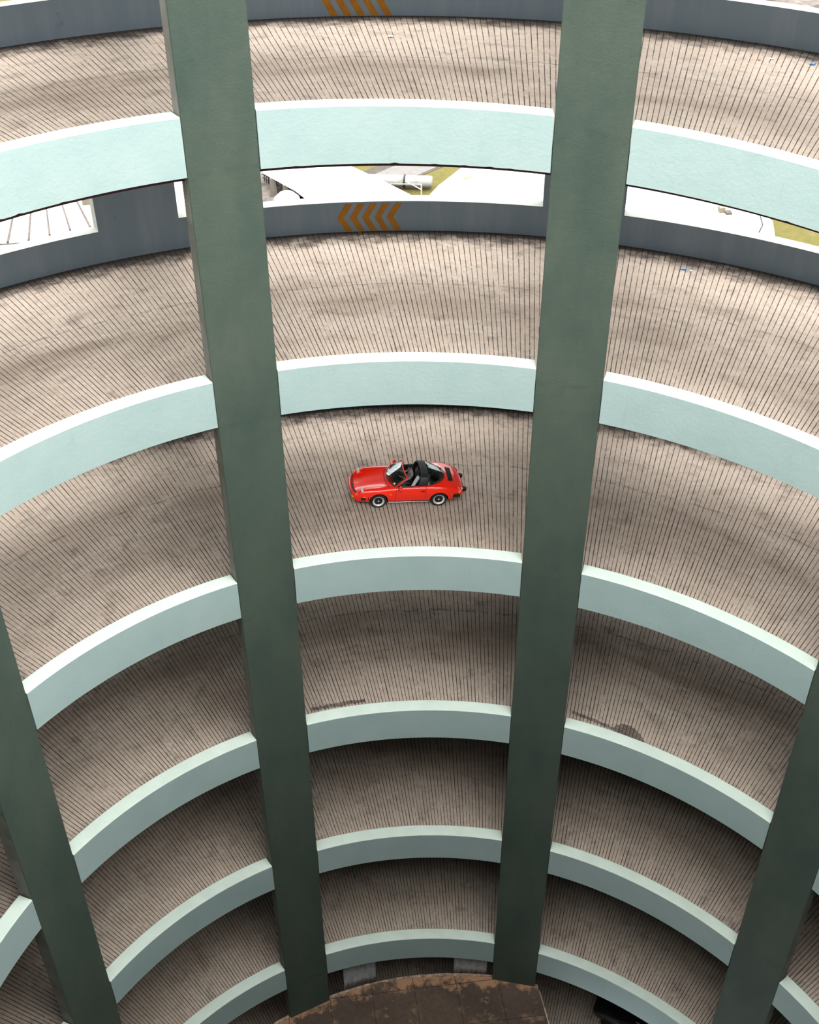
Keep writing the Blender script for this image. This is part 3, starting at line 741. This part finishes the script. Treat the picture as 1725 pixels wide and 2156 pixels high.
bm = bmesh.new(); tube(bm, [rbase(-1+2*q/32)+Vector((0, 0, .004)) for q in range(33)], .016, 6); cp('window_seal', bm, M['blk'], car, True)
# engine lid grille
bm = bmesh.new(); rows = []
for q in range(13):
    x = -1.50-.19*q/12; y = .42-.03*q/12
    for r in (0,): rows.append([bm.verts.new((x, yy, ztop(x, yy)+.010+(.006 if q % 2 else 0))) for yy in (-y, -y*.6, -y*.25, 0, y*.25, y*.6, y)])
for A, B in zip(rows, rows[1:]):
    for j in range(6): bm.faces.new((A[j], B[j], B[j+1], A[j+1]))
bmesh.ops.solidify(bm, geom=bm.faces[:], thickness=.02); cp('engine_grille', bm, M['blk'])
bm = bmesh.new(); lathe(bm, [(.026, 0), (.024, .008), (.0001, .012)], 'Z', (0, 0, 0), 12); o = cp('badge', bm, M['gold']); o.location = (1.86, 0, ztop(1.86, 0)+.004); o.rotation_euler = (0, radians(20), 0); o.scale = (1.3, .9, 1)
for s in (-1, 1):
    bm = bmesh.new(); tube(bm, [(x_, s*lerp_table([(.78, .56), (1.2, .50), (1.7, .38), (1.93, .22), (1.96, 0)], x_), ztop(x_, lerp_table([(.78, .56), (1.2, .50), (1.7, .38), (1.93, .22), (1.96, 0)], x_))+.001) for x_ in (.78, .95, 1.2, 1.45, 1.7, 1.82)], .005, 5); cp('hood_seam', bm, M['blk'], car, True)
# interior
def seat(y):
    bm = bmesh.new()
    def rb_(c, sx_, sy_, sz_, rot=0):
        b2 = bmesh.new(); bmesh.ops.create_cube(b2, size=1); bmesh.ops.bevel(b2, geom=b2.edges[:], offset=.18, segments=3, affect='EDGES')
        Mx = Matrix.Translation(c) @ Matrix.Rotation(rot, 4, 'Y') @ Matrix.Diagonal((sx_, sy_, sz_, 1))
        tmp = bpy.data.meshes.new('t'); b2.to_mesh(tmp); b2.free(); tmp.transform(Mx); bm.from_mesh(tmp); bpy.data.meshes.remove(tmp)
    rb_((-.12, y, .38), .52, .50, .16, radians(-6)); 
    o = link('seat_cushion', bm, M['leather'], car, True)
    bm = bmesh.new(); rb_((-.43, y, .66), .15, .48, .58, radians(-14)); o2 = link('seat_back', bm, M['leather'], car, True)
    bm = bmesh.new(); rb_((-.54, y, 1.01), .11, .26, .20, radians(-14)); link('headrest', bm, M['leather'], car, True)
seat(.32); seat(-.32)
bm = bmesh.new(); box(bm, .36, .60, -.60, .60, .58, .80); cp('dashboard', bm, M['leather'])
bm = bmesh.new(); box(bm, -.62, .36, -.06, .06, .30, .42); cp('centre_tunnel', bm, M['leather'])
bm = bmesh.new(); cw = Vector((.29, -.30, .74)); na = Vector((-.92, 0, .40)).normalized(); u_ = Vector((0, 1, 0)); v_ = na.cross(u_)
tube(bm, [cw+.18*(cos(a)*u_+sin(a)*v_) for a in [2*pi*q/32 for q in range(32)]], .014, 8, closed=True)
for a in (0, pi*.75, pi*1.25, pi): tube(bm, [cw, cw+.18*(cos(a)*u_+sin(a)*v_)], .012, 6)
tube(bm, [cw, cw-na*.25], .025, 8); cp('steering_wheel', bm, M['blk'], car, True)
# card lying on the passenger seat
e = empty('card_sheet'); e.matrix_world = CARM @ Matrix.Translation((-.25, .27, .72)) @ Matrix.Rotation(radians(22), 4, 'Z') @ Matrix.Rotation(radians(62), 4, 'Y')
bm = bmesh.new()
pr2 = [(-.30, -.05), (.27, -.05), (.30, 0.0), (.27, .085), (-.30, .11), (-.34, .04)]
A = [bm.verts.new((x_, y_, 0)) for x_, y_ in pr2]; B = [bm.verts.new((x_, y_, .012+.01*x_)) for x_, y_ in pr2]; bm.faces.new(A); bm.faces.new(B)
for j in range(6): bm.faces.new((A[j], A[(j+1) % 6], B[(j+1) % 6], B[j]))
o = link('card', bm, M['paper'], e); tag(e, 'pale grey card propped on the empty passenger seat of the red car', 'card')
# ------------------------------------------------------------------ the driver
def skinned(name, V, E, mat, parent, root=0, sub=2):
    me = bpy.data.meshes.new(name); me.from_pydata([v[:3] for v in V], E, []); me.materials.append(mat)
    o = bpy.data.objects.new(name, me); C.objects.link(o)
    m = o.modifiers.new('k', 'SKIN'); m.use_smooth_shade = True; m.branch_smoothing = .5
    for i, v in enumerate(V):
        sv = me.skin_vertices[0].data[i]; r = v[3]; sv.radius = r if isinstance(r, tuple) else (r, r); sv.use_root = (i == root)
    m2 = o.modifiers.new('s', 'SUBSURF'); m2.levels = m2.render_levels = sub
    bpy.context.view_layer.update(); dg = bpy.context.evaluated_depsgraph_get()
    nm = bpy.data.meshes.new_from_object(o.evaluated_get(dg)); bpy.data.objects.remove(o, do_unlink=True)
    o = bpy.data.objects.new(name, nm); C.objects.link(o)
    for p in nm.polygons: p.use_smooth = True
    if not nm.materials: nm.materials.append(mat)
    if parent: o.parent = parent
    return o
man = empty('person'); man.matrix_world = CARM @ Matrix.Translation((.10, -.30, -.07))
V = [(-.20, 0, .54, (.15, .12)), (-.26, 0, .66, (.14, .11)), (-.31, 0, .80, (.16, .11)), (-.33, 0, .90, (.12, .08)), (-.32, 0, .97, .052), (-.29, 0, 1.03, .058), (-.285, 0, 1.09, (.082, .092)), (-.285, 0, 1.16, (.076, .086))]
E_ = [(0, 1), (1, 2), (2, 3), (3, 4), (4, 5), (5, 6), (6, 7)]
def add(v, frm): V.append(v); E_.append((frm, len(V)-1)); return len(V)-1
for s in (-1, 1):
    a = add((-.33, s*.16, .90, .062), 3); a = add((-.31, s*.205, .85, .055), a); a = add((-.16, s*.25, .70, .042), a); a = add((-.02, s*.22, .74, .034), a); a = add((.09, s*.185, .80, .026), a)
    p_ = add((.125, s*.18, .82, (.034, .018)), a)
    for fi in range(4):
        oy = (fi-1.5)*.019; b = add((.165, s*.18+oy, .83, .009), p_); b = add((.178, s*.178+oy, .812, .0085), b); b = add((.160, s*.176+oy, .797, .008), b)
    b = add((.128, s*.155, .835, .010), p_); add((.150, s*.148, .842, .009), b)
    a = add((-.16, s*.09, .50, .085), 0); a = add((.26, s*.14, .56, .062), a); a = add((.50, s*.12, .42, .045), a); a = add((.56, s*.12, .36, .04), a); add((.66, s*.12, .40, .035), a)
b_ = skinned('body', V, E_, M['skin'], man)
Vs = [(x_, y_, z_, (tuple(q*1.10+.006 for q in r_) if isinstance(r_, tuple) else r_*1.12+.006)) for x_, y_, z_, r_ in V[:4]]
Es = [(0, 1), (1, 2), (2, 3)]
for s in (-1, 1):
    k0 = len(Vs); Vs += [(-.33, s*.16, .90, .075), (-.31, s*.207, .85, .07), (-.235, s*.23, .775, .062)]; Es += [(3, k0), (k0, k0+1), (k0+1, k0+2)]
skinned('t_shirt', Vs, Es, M['shirt'], man)
Vt = [(-.20, 0, .50, (.165, .13))]; Et = []
for s in (-1, 1):
    k0 = len(Vt); Vt += [(-.15, s*.09, .50, .095), (.26, s*.14, .56, .074), (.50, s*.12, .42, .056)]; Et += [(0, k0), (k0, k0+1), (k0+1, k0+2)]
skinned('trousers', Vt, Et, M['jeans'], man)
for s in (-1, 1):
    bm = bmesh.new(); tube(bm, [(.52, s*.12, .355), (.58, s*.12, .35), (.68, s*.12, .385), (.73, s*.12, .41)], [.04, .048, .045, .025], 10); link('shoe', bm, M['hair'], man, True)
    bm = bmesh.new(); bmesh.ops.create_uvsphere(bm, u_segments=10, v_segments=8, radius=.013); o = link('eye', bm, M['hair'], man, True); o.location = (-.208, s*.030, 1.120)
    bm = bmesh.new(); tube(bm, [(-.285, s*.088, 1.085), (-.295, s*.096, 1.115), (-.29, s*.09, 1.14)], [.010, .017, .010], 8); link('ear', bm, M['skin'], man, True)
bm = bmesh.new(); tube(bm, [(-.205, 0, 1.125), (-.186, 0, 1.095), (-.196, 0, 1.083)], [.009, .015, .011], 8); link('nose', bm, M['skin'], man, True)
bm = bmesh.new(); tube(bm, [(-.206, -.024, 1.055), (-.196, 0, 1.055), (-.206, .024, 1.055)], [.005, .008, .005], 6); link('mouth', bm, plain('lips', (.25, .09, .07), .5), man, True)
bm = bmesh.new(); bmesh.ops.create_uvsphere(bm, u_segments=24, v_segments=16, radius=1)
for v in bm.verts:
    c_ = v.co.copy(); cut_ = .02 if c_.x > .15 else -.55+.57*max(0, (c_.x+.2)/.35)
    z_ = max(c_.z, cut_); v.co = Vector((-.292+.102*c_.x, .097*c_.y, 1.135+.098*z_+.004*sin(17*c_.y+9*c_.x)))
link('hair', bm, M['hair'], man, True)
tag(man, 'person with black hair in a grey T-shirt sitting at the wheel of the red car', 'person')
# ------------------------------------------------------------------ litter and the wet patch
def litter(x, y, k, mat, label, sc_=.09):
    ph = atan2(-x, y); z = ptop(k, ph)-HF; bm = bmesh.new(); bmesh.ops.create_icosphere(bm, subdivisions=2, radius=sc_)
    r_ = random.Random(int(x*100))
    for v in bm.verts: v.co = Vector((v.co.x*(1+r_.uniform(-.3, .3)), v.co.y*.7*(1+r_.uniform(-.4, .4)), v.co.z*.35*(1+r_.uniform(-.4, .4))))
    o = link('crumpled_wrapper', bm, mat); o.location = (x, y, z+sc_*.32); return tag(o, label, 'litter')
M['blue'] = plain('blue_plastic', (.08, .22, .55), .4); M['wht'] = plain('white_plastic', (.75, .77, .78), .4); M['org'] = plain('orange_plastic', (.65, .16, .05), .4)
litter(-.79, 24.05, 0, M['wht'], 'white crumpled wrapper on the topmost ramp below the cut orange chevrons')
litter(9.65, 23.27, 1, M['blue'], 'blue crumpled wrapper by the grey wall, behind the second long column')
litter(9.88, 23.15, 1, M['wht'], 'white scrap lying beside the blue wrapper', .06)
litter(12.28, 21.93, 0, M['blue'], 'blue crumpled wrapper at the top right edge of the photo')
litter(11.13, 22.36, 0, M['wht'], 'white scrap on the topmost ramp near the top right corner', .06)
litter(10.7, 22.3, 0, M['org'], 'orange scrap on the topmost ramp near the top right corner', .05)
def wet_mat():
    x = N('wet_stain', .35, .5); x.col((.07, .055, .048)); p = x.pos()
    f = x.rng(x.noise(p, 5., 5, .7), .30, .62, .75, .35); x.put(x.b.inputs['Alpha'], f); return x.m
M['wet'] = wet_mat()
def stain(k, pts, label):
    bm = bmesh.new(); rows = []
    for ph, r0, r1 in pts:
        rows.append([bm.verts.new(P(r0+(r1-r0)*j/4, ph, ptop(k, ph)-HF+.006)) for j in range(5)])
    for A, B in zip(rows, rows[1:]):
        for j in range(4): bm.faces.new((A[j], B[j], B[j+1], A[j+1]))
    return tag(link('water_stain', bm, M['wet']), label, 'stain')
rs = random.Random(5)
pl = []
for q in range(60):
    t = q/59; ph = -.32-.19*t
    if t < .52: c_, h_ = 17.46-.45*t, .05+.05*abs(sin(q*1.7))
    elif t < .9: s_ = (t-.52)/.38; c_, h_ = 17.25-.35*s_, .12+.42*sin(pi*s_)**.6
    else: c_, h_ = 16.95, .12*(1-(t-.9)/.1)+.02
    pl.append((ph, c_-h_+rs.uniform(-.03, .03), c_+h_+rs.uniform(-.03, .03)))
stain(3, pl, 'dark water stain trailing along the ramp by the fifth parapet down behind the second column')
pl = [(.285-.0035*q, 17.30-.08+rs.uniform(-.07, .03), 17.30+.06+rs.uniform(-.04, .07)) for q in range(38)]
stain(3, pl, 'thin broken water stain along the ramp between the long columns')
# dark vehicle half hidden below the lowest parapet
ph_ = -.59; zv = ptop(6, ph_)-HF
e = empty('parked_vehicle'); tv = Vector((-cos(ph_), -sin(ph_), SL/19.5)).normalized(); wv = Vector((0, 0, 1)).cross(tv).normalized(); uv_ = tv.cross(wv)
pv = Vector(P(19.3, ph_, zv+.01)); e.matrix_world = Matrix(((tv.x, wv.x, uv_.x, pv.x), (tv.y, wv.y, uv_.y, pv.y), (tv.z, wv.z, uv_.z, pv.z), (0, 0, 0, 1)))
M['vblk'] = plain('black_car_paint', (.006, .006, .007), .35, .4, 0, .3)
bm = bmesh.new(); rows = []
for x, w, z0, z1 in ((2.4, .70, .35, .70), (2.2, .84, .28, .86), (1.3, .90, .25, 1.0), (.8, .90, .25, 1.12), (.1, .88, .25, 1.62), (-.8, .88, .25, 1.72), (-1.9, .88, .25, 1.66), (-2.3, .86, .28, 1.2), (-2.45, .76, .35, .8)):
    h = [(0, z0), (.9*w, z0), (w, z0+.2), (w, min(.95, z1-.08)), (w*.82, z1-.05), (w*.6, z1), (0, z1+.02)]
    rows.append([bm.verts.new((x, y, z)) for y, z in h+[(-y, z) for y, z in h[-2:0:-1]]])
for A, B in zip(rows, rows[1:]):
    for j in range(len(A)): bm.faces.new((A[j], A[(j+1) % len(A)], B[(j+1) % len(A)], B[j]))
bm.faces.new(rows[0]); bm.faces.new(rows[-1]); ob = link('body', bm, M['vblk'], e, True)
m = ob.modifiers.new('s', 'SUBSURF'); m.levels = m.render_levels = 2
for s in (-1, 1):
    bm = bmesh.new(); tube(bm, [(.2, s*.66, 1.66), (-.6, s*.68, 1.76), (-1.8, s*.68, 1.73)], .022, 6); link('roof_rail', bm, M['chrome'], e, True)
for ax in (1.45, -1.4):
    for s in (-1, 1):
        bm = bmesh.new(); lathe(bm, [(.2, -.1), (.33, -.1), (.35, 0), (.33, .1), (.2, .1), (.0001, .09)], 'Y', (ax, s*.80, .35), 28); link('wheel', bm, M['tyre'], e, True)
tag(e, 'black vehicle mostly hidden in the dark under the lowest parapet', 'car')
